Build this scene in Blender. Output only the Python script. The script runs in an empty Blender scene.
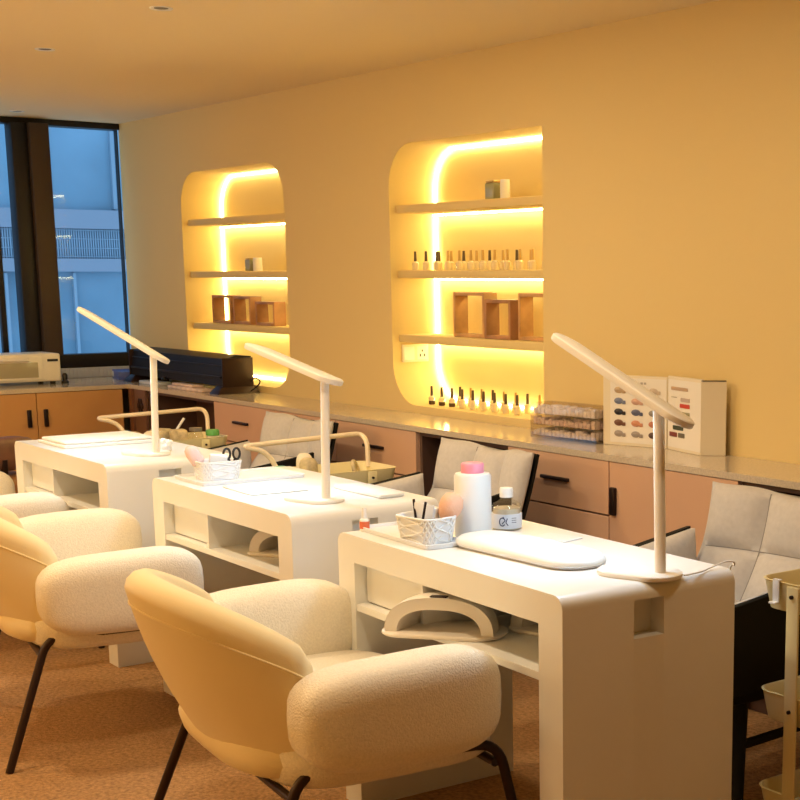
import bpy, bmesh, math, random
from mathutils import Vector, Matrix
random.seed(7)
PI = math.pi
COL = bpy.context.scene.collection
sc = bpy.context.scene

# ------------------------------------------------------------------ materials
def lin(c):
    return tuple((x / 12.92 if x <= .04045 else ((x + .055) / 1.055) ** 2.4) for x in c)
def rgb(r, g, b):
    return lin((r / 255, g / 255, b / 255))
MATS = {}
def mat(name, col, rough=.5, metal=0, bump=None, vary=None, coat=0, trans=0, ior=1.45, alpha=1, sheen=0, spec=.5):
    m = bpy.data.materials.new(name); m.use_nodes = True
    nt = m.node_tree; b = nt.nodes['Principled BSDF']
    b.inputs['Base Color'].default_value = (*col, 1)
    b.inputs['Roughness'].default_value = rough
    b.inputs['Metallic'].default_value = metal
    b.inputs['Coat Weight'].default_value = coat
    b.inputs['Coat Roughness'].default_value = .08
    b.inputs['Transmission Weight'].default_value = trans
    b.inputs['IOR'].default_value = ior
    b.inputs['Alpha'].default_value = alpha
    b.inputs['Sheen Weight'].default_value = sheen
    b.inputs['Specular IOR Level'].default_value = spec
    tc = None
    if bump or vary:
        tc = nt.nodes.new('ShaderNodeTexCoord')
    if vary:                      # (scale, amount, detail)
        n = nt.nodes.new('ShaderNodeTexNoise'); n.inputs['Scale'].default_value = vary[0]
        n.inputs['Detail'].default_value = vary[2] if len(vary) > 2 else 4
        nt.links.new(tc.outputs['Object'], n.inputs['Vector'])
        mx = nt.nodes.new('ShaderNodeMix'); mx.data_type = 'RGBA'
        k = vary[1]
        mx.inputs['A'].default_value = (*[max(0, c * (1 - k)) for c in col], 1)
        mx.inputs['B'].default_value = (*[min(1, c * (1 + k)) for c in col], 1)
        rp = nt.nodes.new('ShaderNodeMapRange'); rp.inputs['From Min'].default_value = .3; rp.inputs['From Max'].default_value = .7
        nt.links.new(n.outputs['Fac'], rp.inputs['Value'])
        nt.links.new(rp.outputs['Result'], mx.inputs['Factor'])
        nt.links.new(mx.outputs['Result'], b.inputs['Base Color'])
    if bump:                      # (scale, strength, distance)
        n = nt.nodes.new('ShaderNodeTexNoise'); n.inputs['Scale'].default_value = bump[0]; n.inputs['Detail'].default_value = 3
        nt.links.new(tc.outputs['Object'], n.inputs['Vector'])
        bp = nt.nodes.new('ShaderNodeBump'); bp.inputs['Strength'].default_value = bump[1]; bp.inputs['Distance'].default_value = bump[2]
        nt.links.new(n.outputs['Fac'], bp.inputs['Height']); nt.links.new(bp.outputs['Normal'], b.inputs['Normal'])
    MATS[name] = m
    return m
def emit(name, col, s):
    m = bpy.data.materials.new(name); m.use_nodes = True; nt = m.node_tree
    nt.nodes.remove(nt.nodes['Principled BSDF'])
    e = nt.nodes.new('ShaderNodeEmission'); e.inputs['Color'].default_value = (*col, 1); e.inputs['Strength'].default_value = s
    nt.links.new(e.outputs[0], nt.nodes['Material Output'].inputs[0]); return m
def thin_glass(name, tint, gloss):
    m = bpy.data.materials.new(name); m.use_nodes = True; nt = m.node_tree
    nt.nodes.remove(nt.nodes['Principled BSDF'])
    t = nt.nodes.new('ShaderNodeBsdfTransparent'); t.inputs[0].default_value = (*tint, 1)
    g = nt.nodes.new('ShaderNodeBsdfGlossy'); g.inputs['Roughness'].default_value = .03
    x = nt.nodes.new('ShaderNodeMixShader'); x.inputs[0].default_value = gloss
    nt.links.new(t.outputs[0], x.inputs[1]); nt.links.new(g.outputs[0], x.inputs[2])
    nt.links.new(x.outputs[0], nt.nodes['Material Output'].inputs[0]); return m

M_wall = mat('wall_paint', (.75, .58, .265), .85, bump=(60, .05, .002))
M_ceil = mat('ceiling_paint', (.86, .71, .42), .9)
M_carpet = mat('carpet', (.43, .245, .112), .95, bump=(150, 1.0, .008), vary=(70, .32, 10), spec=.15)
M_desk = mat('desk_lacquer', (.82, .815, .79), .32, vary=(3, .02))
M_boucle = mat('cream_boucle', (.86, .79, .66), .95, bump=(230, .55, .005), vary=(160, .06), sheen=.3, spec=.2)
M_backfab = mat('cream_back_fabric', (.84, .70, .42), .8, bump=(300, .12, .002), sheen=.25, spec=.25)
M_leg = mat('dark_brown_metal', (.035, .018, .014), .38, metal=.5)
M_grey = mat('light_grey_linen', (.58, .555, .54), .9, bump=(420, .3, .002), vary=(60, .05), sheen=.2, spec=.2)
M_seam = mat('seam_grey', (.30, .28, .27), .9)
M_black = mat('black_fabric', (.008, .008, .007), .7, spec=.3)
M_cab = mat('peach_cabinet', (.68, .43, .295), .42, vary=(2, .03))
M_cabo = mat('apricot_cabinet', (.60, .33, .13), .42, vary=(2, .03))
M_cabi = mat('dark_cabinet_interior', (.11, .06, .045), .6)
M_handle = mat('dark_handle', (.022, .012, .012), .4, metal=.4)
M_counter = mat('stone_counter', (.60, .52, .42), .16, vary=(140, .12), coat=.3)
M_white = mat('white_plastic', (.85, .84, .82), .35)
M_lampw = mat('lamp_white', (.86, .83, .78), .38)
M_cart = mat('cream_cart_metal', (.76, .66, .36), .38, coat=.2)
M_carth = mat('cream_handle', (.85, .72, .52), .35, coat=.2)
M_dark = mat('mullion_brown', (.055, .035, .022), .5)
M_blk = mat('black_frame', (.012, .010, .011), .45)
M_blkgl = mat('black_gloss', (.012, .009, .008), .42, spec=.22)
M_fill = mat('dark_brown_panel', (.20, .105, .07), .5)
M_wood = mat('walnut_wood', (.42, .21, .09), .5, vary=(9, .25))
M_wood2 = mat('oak_wood', (.55, .31, .12), .5, vary=(9, .25))
M_pink = mat('pink_cap', (.86, .32, .42), .45)
M_milk = mat('milky_plastic', (.84, .83, .80), .4)
M_puff = mat('peach_bristle', (.85, .50, .34), .9, bump=(220, .6, .003))
M_puff2 = mat('blush_bristle', (.80, .58, .53), .9, bump=(220, .6, .003))
M_metal = mat('steel', (.45, .42, .40), .3, metal=.9)
M_bscis = mat('black_plastic', (.012, .012, .014), .35)
M_orange = mat('orange_label', (.72, .16, .07), .5)
M_labelw = mat('pale_label', (.72, .76, .84), .5)
M_ink = mat('navy_ink', (.03, .05, .13), .5)
M_paper = mat('paper', (.84, .80, .74), .7)
M_creamp = mat('cream_board', (.80, .72, .56), .55)
M_liquid = thin_glass('clear_plastic', (.93, .92, .88), .12)
M_acryl = thin_glass('clear_acrylic', (.93, .90, .87), .10)
M_clear = thin_glass('frame_glass', (.97, .96, .94), .02)
M_glass = thin_glass('window_glass', (.90, .94, .97), .02)
M_bglass = mat('bottle_glass', (.80, .66, .40), .12, coat=.5)
M_bcap = mat('bottle_cap', (.10, .065, .03), .35)
M_bcapg = mat('bottle_cap_gold', (.55, .36, .12), .3, metal=.5)
M_tips = mat('nail_tips', (.86, .62, .58), .4, vary=(90, .3))
M_tipsw = mat('nail_tips_pale', (.90, .82, .79), .4, vary=(90, .12))
M_brownlea = mat('brown_leather', (.20, .09, .05), .45, vary=(14, .15))
M_oven = mat('oven_white', (.80, .74, .66), .35)
M_ovenglass = mat('oven_door_glass', (.38, .34, .24), .15, coat=.4)
M_blue = mat('blue_box', (.08, .12, .42), .4)
M_green = mat('green_lid', (.12, .42, .10), .4)
M_teal = mat('teal_plastic', (.18, .55, .45), .4)
M_khaki = mat('khaki_packet', (.52, .42, .24), .6, vary=(40, .3))
M_tray = mat('tray_white', (.83, .84, .86), .3)
M_skin = mat('cream_pad', (.84, .82, .76), .7, bump=(300, .15, .001))
M_cushion = mat('pad_white', (.82, .83, .82), .55)
M_vent = mat('vent_white', (.62, .66, .72), .5)
M_led = emit('warm_led', (1.0, .88, .42), 25)
M_ledc = emit('cool_led', (.46, .74, 1.0), 58)
M_bld = mat('facade_concrete', (.34, .37, .44), .8)
M_bldg = mat('facade_glass', (.25, .38, .48), .9, vary=(.35, .35), spec=0)
M_bldl = mat('facade_louvre', (.33, .43, .52), .8)
M_pink2 = mat('pinkish_paper', (.78, .60, .50), .6, vary=(18, .2))

# ------------------------------------------------------------------ mesh helpers
class B:
    def __init__(s): s.bm = bmesh.new()
    def _t(s, vs, mtx):
        if mtx is not None: bmesh.ops.transform(s.bm, matrix=mtx, verts=vs)
    def box(s, x0, x1, y0, y1, z0, z1, bev=0, seg=2, mi=0, mtx=None):
        t = bmesh.new()
        bmesh.ops.create_cube(t, size=1)
        for v in t.verts:
            v.co = Vector(((x0 + x1) / 2 + v.co.x * (x1 - x0), (y0 + y1) / 2 + v.co.y * (y1 - y0), (z0 + z1) / 2 + v.co.z * (z1 - z0)))
        if bev > 0:
            bmesh.ops.bevel(t, geom=t.edges[:], offset=bev, segments=seg, affect='EDGES', profile=.5)
        s._merge(t, mi, mtx); return s
    def _merge(s, t, mi=0, mtx=None):
        if mtx is not None: bmesh.ops.transform(t, matrix=mtx, verts=t.verts)
        for f in t.faces: f.material_index = mi
        me = bpy.data.meshes.new('tmp'); t.to_mesh(me); t.free()
        s.bm.from_mesh(me); bpy.data.meshes.remove(me)
    def loft(s, rings, closed=True, cap=True, loop=False, mi=0, mtx=None):
        t = bmesh.new()
        R = [[t.verts.new(p) for p in r] for r in rings]
        n = len(R[0]); m = len(R)
        for i in range(m if loop else m - 1):
            a, b = R[i], R[(i + 1) % m]
            for j in range(n if closed else n - 1):
                k = (j + 1) % n
                t.faces.new((a[j], a[k], b[k], b[j]))
        if cap and not loop and closed:
            t.faces.new(R[0][::-1]); t.faces.new(R[-1])
        bmesh.ops.remove_doubles(t, verts=t.verts, dist=1e-6)
        bmesh.ops.recalc_face_normals(t, faces=t.faces)
        s._merge(t, mi, mtx); return s
    def lathe(s, prof, c=(0, 0, 0), n=24, mi=0, mtx=None, sx=1, sy=1):
        rings = [[(c[0] + sx * r * math.cos(2 * PI * j / n), c[1] + sy * r * math.sin(2 * PI * j / n), c[2] + z) for j in range(n)] for r, z in prof]
        return s.loft(rings, mi=mi, mtx=mtx)
    def tube(s, pts, r, n=10, mi=0, mtx=None, loop=False):
        P = [Vector(p) for p in pts]; rings = []; up = None
        m = len(P)
        for i in range(m):
            if loop: d = P[(i + 1) % m] - P[i - 1]
            else: d = P[min(i + 1, m - 1)] - P[max(i - 1, 0)]
            d.normalize()
            if up is None:
                up = Vector((0, 0, 1)) if abs(d.z) < .9 else Vector((1, 0, 0))
            up = (up - d * up.dot(d)).normalized()
            sd = d.cross(up)
            rr = r[i] if isinstance(r, (list, tuple)) else r
            rings.append([P[i] + (up * math.cos(2 * PI * j / n) + sd * math.sin(2 * PI * j / n)) * rr for j in range(n)])
        return s.loft(rings, loop=loop, mi=mi, mtx=mtx)
    def prism(s, poly, axis, a, b, mi=0, mtx=None):
        # poly of (u, v); axis 'y': (x,z); 'z': (x,y); 'x': (y,z)
        def f(u, v, w): return {'y': (u, w, v), 'z': (u, v, w), 'x': (w, u, v)}[axis]
        return s.loft([[f(u, v, a) for u, v in poly], [f(u, v, b) for u, v in poly]], mi=mi, mtx=mtx)
    def sell(s, c, ax, e1=.5, e2=.5, nu=24, nv=14, mi=0, mtx=None, fn=None):
        def sp(x, e): return math.copysign(abs(x) ** e, x)
        rings = []
        for i in range(nv + 1):
            v = -PI / 2 + PI * i / nv
            cv, sv = sp(math.cos(v), e1), sp(math.sin(v), e1)
            rg = []
            for j in range(nu):
                u = 2 * PI * j / nu
                p = Vector((ax[0] * cv * sp(math.cos(u), e2), ax[1] * cv * sp(math.sin(u), e2), ax[2] * sv))
                if fn: p = Vector(fn(p))
                rg.append(p + Vector(c))
            rings.append(rg)
        return s.loft(rings, mi=mi, mtx=mtx)
    def build(s, name, m, parent=None, angle=40, sub=0, mtx=None):
        if mtx is not None: bmesh.ops.transform(s.bm, matrix=mtx, verts=s.bm.verts)
        me = bpy.data.meshes.new(name); s.bm.to_mesh(me); s.bm.free()
        for x in (m if isinstance(m, (list, tuple)) else [m]): me.materials.append(x)
        me.polygons.foreach_set('use_smooth', [True] * len(me.polygons))
        if angle < 180: me.set_sharp_from_angle(angle=math.radians(angle))
        o = bpy.data.objects.new(name, me); COL.objects.link(o)
        if parent: o.parent = parent
        if sub:
            md = o.modifiers.new('sub', 'SUBSURF'); md.levels = sub; md.render_levels = sub
        return o
def rrect(cx, cy, hx, hy, r, n=6):
    pts = []
    for sx, sy, a0 in ((1, 1, 0), (-1, 1, 90), (-1, -1, 180), (1, -1, 270)):
        for i in range(n + 1):
            a = math.radians(a0 + 90 * i / n)
            pts.append((cx + sx * (hx - r) + r * math.cos(a), cy + sy * (hy - r) + r * math.sin(a)))
    return pts
def fillet(pts, r, n=6):
    P = [Vector(p) for p in pts]; out = [P[0]]
    for i in range(1, len(P) - 1):
        a, b, c = P[i - 1], P[i], P[i + 1]
        d1 = (a - b); d2 = (c - b); rr = min(r, d1.length * .49, d2.length * .49)
        p1 = b + d1.normalized() * rr; p2 = b + d2.normalized() * rr
        for k in range(n + 1):
            t = k / n
            out.append(p1 * (1 - t) ** 2 + b * 2 * t * (1 - t) + p2 * t ** 2)
    out.append(P[-1]); return out
def catmull(pts, n=6):
    P = [Vector(p) for p in pts]; Q = [P[0]] + P + [P[-1]]; out = []
    for i in range(1, len(Q) - 2):
        p0, p1, p2, p3 = Q[i - 1:i + 3]
        for k in range(n):
            t = k / n
            out.append(.5 * ((2 * p1) + (-p0 + p2) * t + (2 * p0 - 5 * p1 + 4 * p2 - p3) * t * t + (-p0 + 3 * p1 - 3 * p2 + p3) * t ** 3))
    out.append(P[-1]); return out
def pillow(b, P, nu=20, nv=20, thick=None, mi=0):
    """closed cushion: P(u,v)->(pos, normal); thick(u,v)->(front, back)"""
    rings = []
    for i in range(nv + 1):
        v = i / nv; fr = []; bk = []
        for j in range(nu + 1):
            u = j / nu; p, n = P(u, v); f, k = thick(u, v)
            fr.append(Vector(p) + Vector(n) * f); bk.append(Vector(p) - Vector(n) * k)
        rings.append(fr + bk[::-1])
    b.loft(rings, mi=mi); return b

def tag(o, label, cat, group=None):
    o['label'] = label; o['category'] = cat
    if group: o['group'] = group
    return o
def thing(name, label, cat, loc=(0, 0, 0), rz=0, group=None):
    o = bpy.data.objects.new(name, None); COL.objects.link(o); o.empty_display_size = .1
    o.location = loc; o.rotation_euler = (0, 0, rz)
    return tag(o, label, cat, group)
def struct(o):
    o['kind'] = 'structure'; return o
def kids(o): return [c for c in bpy.data.objects if c.parent == o]
def dup(o, loc, rz=None, label=None, group=None):
    def cp(x, par):
        c = x.copy(); COL.objects.link(c)
        if par: c.parent = par
        for k in kids(x): cp(k, c)
        return c
    c = cp(o, None); c.location = loc
    if rz is not None: c.rotation_euler = (0, 0, rz)
    if label: c['label'] = label
    if group: c['group'] = group
    return c

# ------------------------------------------------------------------ dimensions
WY = 3.74          # niche wall plane
ZC = 2.423         # ceiling
XB = -9.40         # window wall plane
XR, YF = 1.6, -2.6 # unseen right and front walls
ZD = .777          # desk top
HC = .821          # counter top
ND = .264          # niche depth

# ------------------------------------------------------------------ room shell
b = B(); b.box(XB - .1, XR + .1, YF - .1, WY + .1, -.1, 0); struct(b.build('floor', M_carpet))
b = B(); b.box(XB - .3, XR + .1, YF - .1, WY + .4, ZC, ZC + .1); struct(b.build('ceiling', M_ceil))
b = B(); b.box(XB - .1, XR, YF - .1, YF, 0, ZC); struct(b.build('wall_front', M_wall))
b = B(); b.box(XR, XR + .1, YF - .1, WY + .4, 0, ZC); struct(b.build('wall_right', M_wall))

def niche_outline(x0, x1, z0, z1, rl, rr, n=10):
    pts = []
    for cx, cz, r, a0 in ((x1, z1, rr, 0), (x0, z1, rl, 90), (x0, z0, rl, 180), (x1, z0, rr, 270)):
        sx = -1 if cx == x1 else 1; sz = -1 if cz == z1 else 1
        for i in range(n + 1):
            a = math.radians(a0 + 90 * i / n)
            pts.append((cx + sx * r + r * math.cos(a), cz + sz * r + r * math.sin(a)))
    return pts
N1 = niche_outline(-8.50, -7.185, .857, 2.068, .20, .20)
N2 = niche_outline(-6.125, -4.915, .857, 2.076, .20, .012)
bm = bmesh.new()
def loop(pts, y):
    vs = [bm.verts.new((p[0], y, p[1])) for p in pts]
    return vs, [bm.edges.new((vs[i], vs[(i + 1) % len(vs)])) for i in range(len(vs))]
ov, oe = loop([(XB, 0), (XR, 0), (XR, ZC), (XB, ZC)], WY)
edges = oe[:]
for N in (N1, N2):
    hv, he = loop(N, WY); edges += he
bmesh.ops.triangle_fill(bm, use_beauty=True, use_dissolve=False, edges=edges)
b = B(); b.bm.free(); b.bm = bm
for N in (N1, N2):
    nb = bmesh.new()
    A = [nb.verts.new((p[0], WY, p[1])) for p in N]; C = [nb.verts.new((p[0], WY + ND, p[1])) for p in N]
    for i in range(len(N)):
        k = (i + 1) % len(N); nb.faces.new((A[i], A[k], C[k], C[i]))
    nb.faces.new(C)
    b._merge(nb)
bmesh.ops.recalc_face_normals(b.bm, faces=b.bm.faces)
struct(b.build('wall_back', M_wall, angle=30))

# window wall: apron under the window, tall mullion, frames, panes
b = B(); b.box(XB - .12, XB, YF - .1, WY, 0, .87); struct(b.build('wall_left', M_wall))
b = B()
b.box(XB - .09, XB + .02, YF, WY, .885, .972, .004)            # bottom rail
b.box(XB - .09, XB + .02, YF, WY, 2.385, ZC, .004)             # head
b.box(XB - .06, XB - .02, 3.731, WY, .97, 2.39)                # right jamb
b.box(XB - .06, XB - .02, 2.93, 2.965, .97, 2.39, .004); b.box(XB - .06, XB + .06, 3.045, 3.142, .97, 2.39, .004)          # slim frame, then a black post that draws the pillar's shaded jamb
b.box(XB - .06, XB - .02, 1.6, 1.66, .97, 2.39, .004)
b.box(XB - .06, XB - .02, .2, .26, .97, 2.39, .004)
b.box(XB - .06, XB - .02, -1.2, -1.14, .97, 2.39, .004)
wf = struct(b.build('window_1', M_blk))
b = B(); b.box(XB - .05, XB + .10, 3.143, 3.262, .972, 2.39, .006); struct(b.build('trim_1', M_dark))
b = B(); b.box(XB - .045, XB - .037, YF, WY, .96, 2.39)
pane = b.build('pane', M_glass, wf)
b = B(); b.box(XB + .005, XB + .03, 2.2, WY - .01, HC + .001, .885)
for i in range(62):
    y = 2.22 + i * .0243
    b.box(XB + .03, XB + .037, y, y + .012, HC + .006, .88)
struct(b.build('trim_2', M_vent))

# ------------------------------------------------------------------ outside
bt = thing('office_building', 'pale blue curtain wall office building seen through the window', 'building', (-21, 6, -6))
b = B(); b.box(-6, 0, -14, 8, 0, 16); b.build('facade', M_bldg, bt)
b = B()
for z in (7.52, 8.12, 10.6, 4.6): b.box(0, .12, -14, 8, z, z + .18 if z < 8 else z + .26)
b.build('spandrel', M_bld, bt)
b = B()
for i in range(560):
    y = -12 + i * .034
    b.box(.0, .03, y, y + .018, 7.70, 8.12)
for z in (7.72, 7.84, 7.97, 8.09): b.box(.0, .04, -12, 7, z, z + .014)
b.build('louvre_screen', M_bldl, bt)
b = B()
for i in range(22):
    y = -13 + i * .95
    b.box(0, .06, y, y + .05, 8.4, 16); b.box(0, .06, y + .3, y + .34, 0, 7.5)
b.build('mullion', M_bldl, bt)

# ------------------------------------------------------------------ niche shelves and strips
def niche(N, x0, x1, nm, flush):
    cx = sum(p[0] for p in N) / len(N); cz = (.857 + 2.07) / 2
    # perimeter strip lying in the back edge of the niche
    ring = []
    for i, p in enumerate(N):
        a = Vector((N[i - 1][0], N[i - 1][1])); c = Vector((N[(i + 1) % len(N)][0], N[(i + 1) % len(N)][1]))
        d = (c - a).normalized(); n = Vector((-d.y, d.x))
        q = Vector((p[0], p[1])) + n * .012
        ring.append((q.x, WY + ND - .010, q.y))
    b = B(); b.tube(ring, .0055, n=6, loop=True)
    tag(b.build('led_strip', M_led), 'glowing warm light strip around the back edge of the %s wall niche' % nm, 'light strip', 'niche light strips')
    for k, (z, w) in enumerate(((1.80, 'top'), (1.494, 'middle'), (1.188, 'lowest'))):
        t = thing('niche_shelf', '%s cream shelf of the %s wall niche' % (w, nm), 'shelf', ((x0 + x1) / 2, WY + ND / 2, z), 0, 'shelves in the wall niches')
        b = B(); h = (x1 - x0) / 2 - .001
        b.box(-h, h, -ND / 2 + .035, ND / 2 - .019, -.038, 0, .006)
        b.build('board', M_wall, t)
        b = B(); b.box(-h + .03, h - .03, ND / 2 - .034, ND / 2 - .024, -.046, -.0385)
        b.build('led_strip', M_led, t)
niche(N1, -8.50, -7.185, 'far left', False)
niche(N2, -6.125, -4.915, 'right hand', True)

# ------------------------------------------------------------------ downlights (dark, in the ceiling)
for k, (p, l) in enumerate((((-6.52, 2.293), 'small recessed ceiling downlight, middle one of the three'), ((-5.272, 2.283), 'small recessed ceiling downlight nearest the camera'), ((-9.038, 2.99), 'small recessed ceiling downlight above the window'))):
    t = thing('ceiling_downlight', l, 'downlight', (p[0], p[1], ZC), 0, 'recessed ceiling downlights')
    b = B(); b.lathe([(.026, -.001), (.040, -.004), (.042, -.0005), (.042, .0)], n=20); b.build('trim_ring', M_white, t)
    b = B(); b.lathe([(.0, -.0012), (.026, -.0012), (.026, -.0005)], n=20); b.build('lens', M_bscis, t)

# ------------------------------------------------------------------ desks
DL, DD = 1.06, .512
def desk(cx, cy, rz, label):
    t = thing('manicure_desk', label, 'desk', (cx, cy, 0), rz, 'white manicure desks in a row')
    hx, hy, r, tw, ta = DL / 2, DD / 2, .032, .092, .075
    def prof(notch):
        o = [(-hx, 0), (-hx, ZD - r)] + [(-hx + r - r * math.cos(a), ZD - r + r * math.sin(a)) for a in [PI / 2 * i / 6 for i in range(1, 7)]]
        o += [(hx - r + r * math.sin(a), ZD - r + r * math.cos(a)) for a in [PI / 2 * i / 6 for i in range(0, 7)]]
        if notch: o += [(hx, .742), (hx - .05, .742), (hx - .05, .652), (hx, .652)]
        o += [(hx, 0), (hx - tw, 0), (hx - tw, ZD - ta), (-hx + tw, ZD - ta), (-hx + tw, 0)]
        return o
    b = B()
    ya, yb = -.055, .035
    b.prism(prof(False), 'y', -hy, ya); b.prism(prof(True), 'y', ya, yb); b.prism(prof(False), 'y', yb, hy)
    bmesh.ops.recalc_face_normals(b.bm, faces=b.bm.faces)
    b.build('body', M_desk, t, angle=25)
    x0, x1 = -hx + tw, hx - tw
    zs = .587
    b = B(); b.box(x0, x1, -hy + .004, hy - .004, zs - .020, zs, .001, 1); b.build('shelf', M_desk, t)
    b = B(); b.box(x0, x1, hy - .03, hy - .012, zs, ZD - ta); b.build('back_panel', M_desk, t)
    b = B(); b.box(x0 + .34, x0 + .355, -hy + .006, hy - .03, zs, ZD - ta); b.build('divider', M_desk, t)
    b = B(); b.box(x0 + .003, x0 + .338, -hy + .035, -hy + .05, zs + .003, ZD - ta - .003, .002, 1); b.build('drawer', M_desk, t)
    return t
D1 = desk(-2.966, 2.184, math.radians(-2.2), 'nearest white manicure desk with a big pink capped bottle on it')
D2 = desk(-4.347, 2.236, math.radians(-.9), 'white manicure desk in the middle of the row, black scissors on top')
D3 = desk(-5.825, 2.245, math.radians(-.4), 'farthest white manicure desk, beside the orange cupboards')

# ------------------------------------------------------------------ desk lamps
def lamp(base, top, tip, end, bz, label, roll, off):
    t = thing('desk_lamp', label, 'lamp', (base[0], base[1], ZD), 0, 'white swivel desk lamps')
    L = lambda p: Vector(p) - Vector((base[0], base[1], ZD))
    b = B()
    mt = Matrix.Rotation(bz, 4, 'Z')
    pr = [(x, y) for x, y in rrect(-.055, 0, .105, .065, .062, 8)]
    def sc_(k, dz): return [(-.055 + (x + .055) * k, y * k, dz) for x, y in pr]
    b.loft([sc_(.97, 0), sc_(1, .003), sc_(1, .010), sc_(.96, .013)], mtx=mt)
    b.build('base', M_lampw, t)
    T = L(top); P0 = Vector((0, 0, .012))
    e = L(end); tp = L(tip); a = (tp - e); Ln = a.length; a.normalize()
    # post foot straight below the head's hinge
    hp = e + a * off
    b = B(); b.tube([P0, (P0 + hp) / 2, hp - Vector((0, 0, .010))], .0135, n=16)
    b.build('post', M_lampw, t)
    s = Vector((0, 0, 1)).cross(a).normalized(); n = a.cross(s).normalized()
    if n.z < 0: n = -n; s = -s
    rm = Matrix.Rotation(roll, 3, a); s = rm @ s; n = rm @ n
    mid = (e + tp) / 2
    fr = Matrix(((a.x, s.x, n.x, mid.x), (a.y, s.y, n.y, mid.y), (a.z, s.z, n.z, mid.z), (0, 0, 0, 1)))
    b = B(); ro = rrect(0, 0, Ln / 2, .050, .046, 8)
    def rg(k, z): return [(x - math.copysign(k, x), y - math.copysign(min(k, abs(y)), y), z) for x, y in ro]
    b.loft([rg(.002, -.009), rg(0, -.006), rg(0, .006), rg(.003, .009)], mtx=fr)
    h = b.build('head', M_lampw, t)
    b = B(); ri = rrect(.06, 0, Ln / 2 - .09, .032, .02, 4)
    b.loft([[(x, y, -.0105) for x, y in ri], [(x, y, -.0088) for x, y in ri]], mtx=fr)
    b.build('light_panel', M_ledc, h)
    b = B(); b.tube([hp - s * .022, hp + s * .022], .0085, n=12)
    b.build('hinge', M_lampw, t)
    return t
lamp((-2.471, 2.218), (-2.522, 2.25, 1.144), (-2.831, 2.196, 1.325), (-2.428, 2.266, 1.132), math.radians(20), 'white desk lamp on the nearest desk, right of the pink capped bottle', math.radians(14), .10)
lamp((-3.988, 2.18), (-4.033, 2.197, 1.127), (-4.372, 2.138, 1.246), (-3.952, 2.212, 1.147), math.radians(15), 'white desk lamp on the middle manicure desk', math.radians(12), .06)
lamp((-5.468, 2.25), (-5.511, 2.269, 1.146), (-5.792, 2.106, 1.34), (-5.446, 2.306, 1.14), math.radians(20), 'white desk lamp on the farthest desk, head in front of the window', math.radians(16), .07)

# ------------------------------------------------------------------ cream armchairs
def armchair(loc, rz, label):
    t = thing('armchair', label, 'armchair', loc, rz, 'cream boucle armchairs at the desks')
    # backrest shell
    def sect(ph, shrink):
        zt = .595 + .165 * max(0, math.cos(ph * 1.08)) ** .8
        zb = .40
        th = .042 * shrink
        pts = []
        def cl(v, off):
            z = zb + (zt - zb) * v
            k = (z - .40) / .38
            Ry = .15 + .175 * k - .02 * k * k; Rx = .335 + .015 * k
            bul = .012 * math.sin(PI * v)
            x = (Rx + off + bul) * math.sin(ph); y = -.04 - (Ry + off + bul) * math.cos(ph)
            return Vector((x, y, z))
        for i in range(9): pts.append(cl(i / 8, th))
        for i in range(1, 6):
            a = PI * i / 6; p = cl(1, th * math.cos(a)); p.z += th * math.sin(a) * .95; pts.append(p)
        for i in range(8, -1, -1): pts.append(cl(i / 8, -th))
        for i in range(1, 4):
            a = PI * i / 4; p = cl(0, -th * math.cos(a)); p.z -= th * math.sin(a) * .9; pts.append(p)
        return pts
    rings = []; mx = math.radians(80); n = 30
    for i in range(n + 1):
        f = -1 + 2 * i / n
        sh = min(1, .35 + 3.2 * (1 - abs(f)) ** .6)
        rings.append(sect(f * mx, sh))
    b = B(); b.loft(rings)
    bk = b.build('backrest', M_backfab, t, angle=60)
    # piping along the outer rim
    pip = []
    for i in range(41):
        f = -.93 + 1.86 * i / 40; ph = f * mx
        zt = .595 + .165 * max(0, math.cos(ph * 1.08)) ** .8
        v = .90; z = .40 + (zt - .40) * v; k = (z - .40) / .38
        o = .042 + .012 * math.sin(PI * v) + .0005
        pip.append(((.335 + .015 * k + o) * math.sin(ph), -.04 - (.15 + .175 * k - .02 * k * k + o) * math.cos(ph), z))
    b = B(); b.tube(pip, .0028, n=6); b.build('piping', M_backfab, bk)
    # seat
    b = B()
    b.sell((0, .105, .398), (.412, .285, .072), .50, .42, nu=40, nv=14, fn=lambda p: (p.x, p.y, p.z + .010 * (p.y > 0) * p.y))
    b.build('seat', M_boucle, t, angle=180)
    b = B(); b.sell((0, .015, .400), (.365, .255, .068), .7, .62, nu=36, nv=10); b.build('seat_shell', M_backfab, t, angle=180)
    # arms
    for s in (-1, 1):
        b = B()
        def fn(p, s=s):
            f = p.y / .24
            return (p.x * (1 - .08 * f) + s * (.012 - .02 * f * f), p.y, p.z * (1 + .05 * f) + .004 * f)
        b.sell((s * .425, .085, .524), (.088, .245, .121), .58, .48, nu=36, nv=18, fn=fn)
        b.build('armrest', M_boucle, t, angle=180)
    # legs
    for s in (-1, 1):
        b = B(); b.tube(fillet([(s * .425, -.275, 0), (s * .362, -.130, .392), (s * .405, .03, .398)], .06), .0125, n=12); b.build('leg', M_leg, t)
        b = B(); b.tube(fillet([(s * .44, .42, 0), (s * .405, .345, .392), (s * .405, .18, .398)], .06), .0125, n=12); b.build('leg', M_leg, t)
        b = B(); b.tube([(s * .405, .03, .398), (s * .405, .18, .398)], .0125, n=12); b.build('seat_rail', M_leg, t)
    b = B(); b.tube([(-.41, .335, .345), (.41, .335, .345)], .011, n=10); b.build('cross_bar', M_leg, t)
    b = B(); b.tube([(-.37, -.15, .335), (.37, -.15, .335)], .011, n=10); b.build('cross_bar', M_leg, t)
    return t
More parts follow.
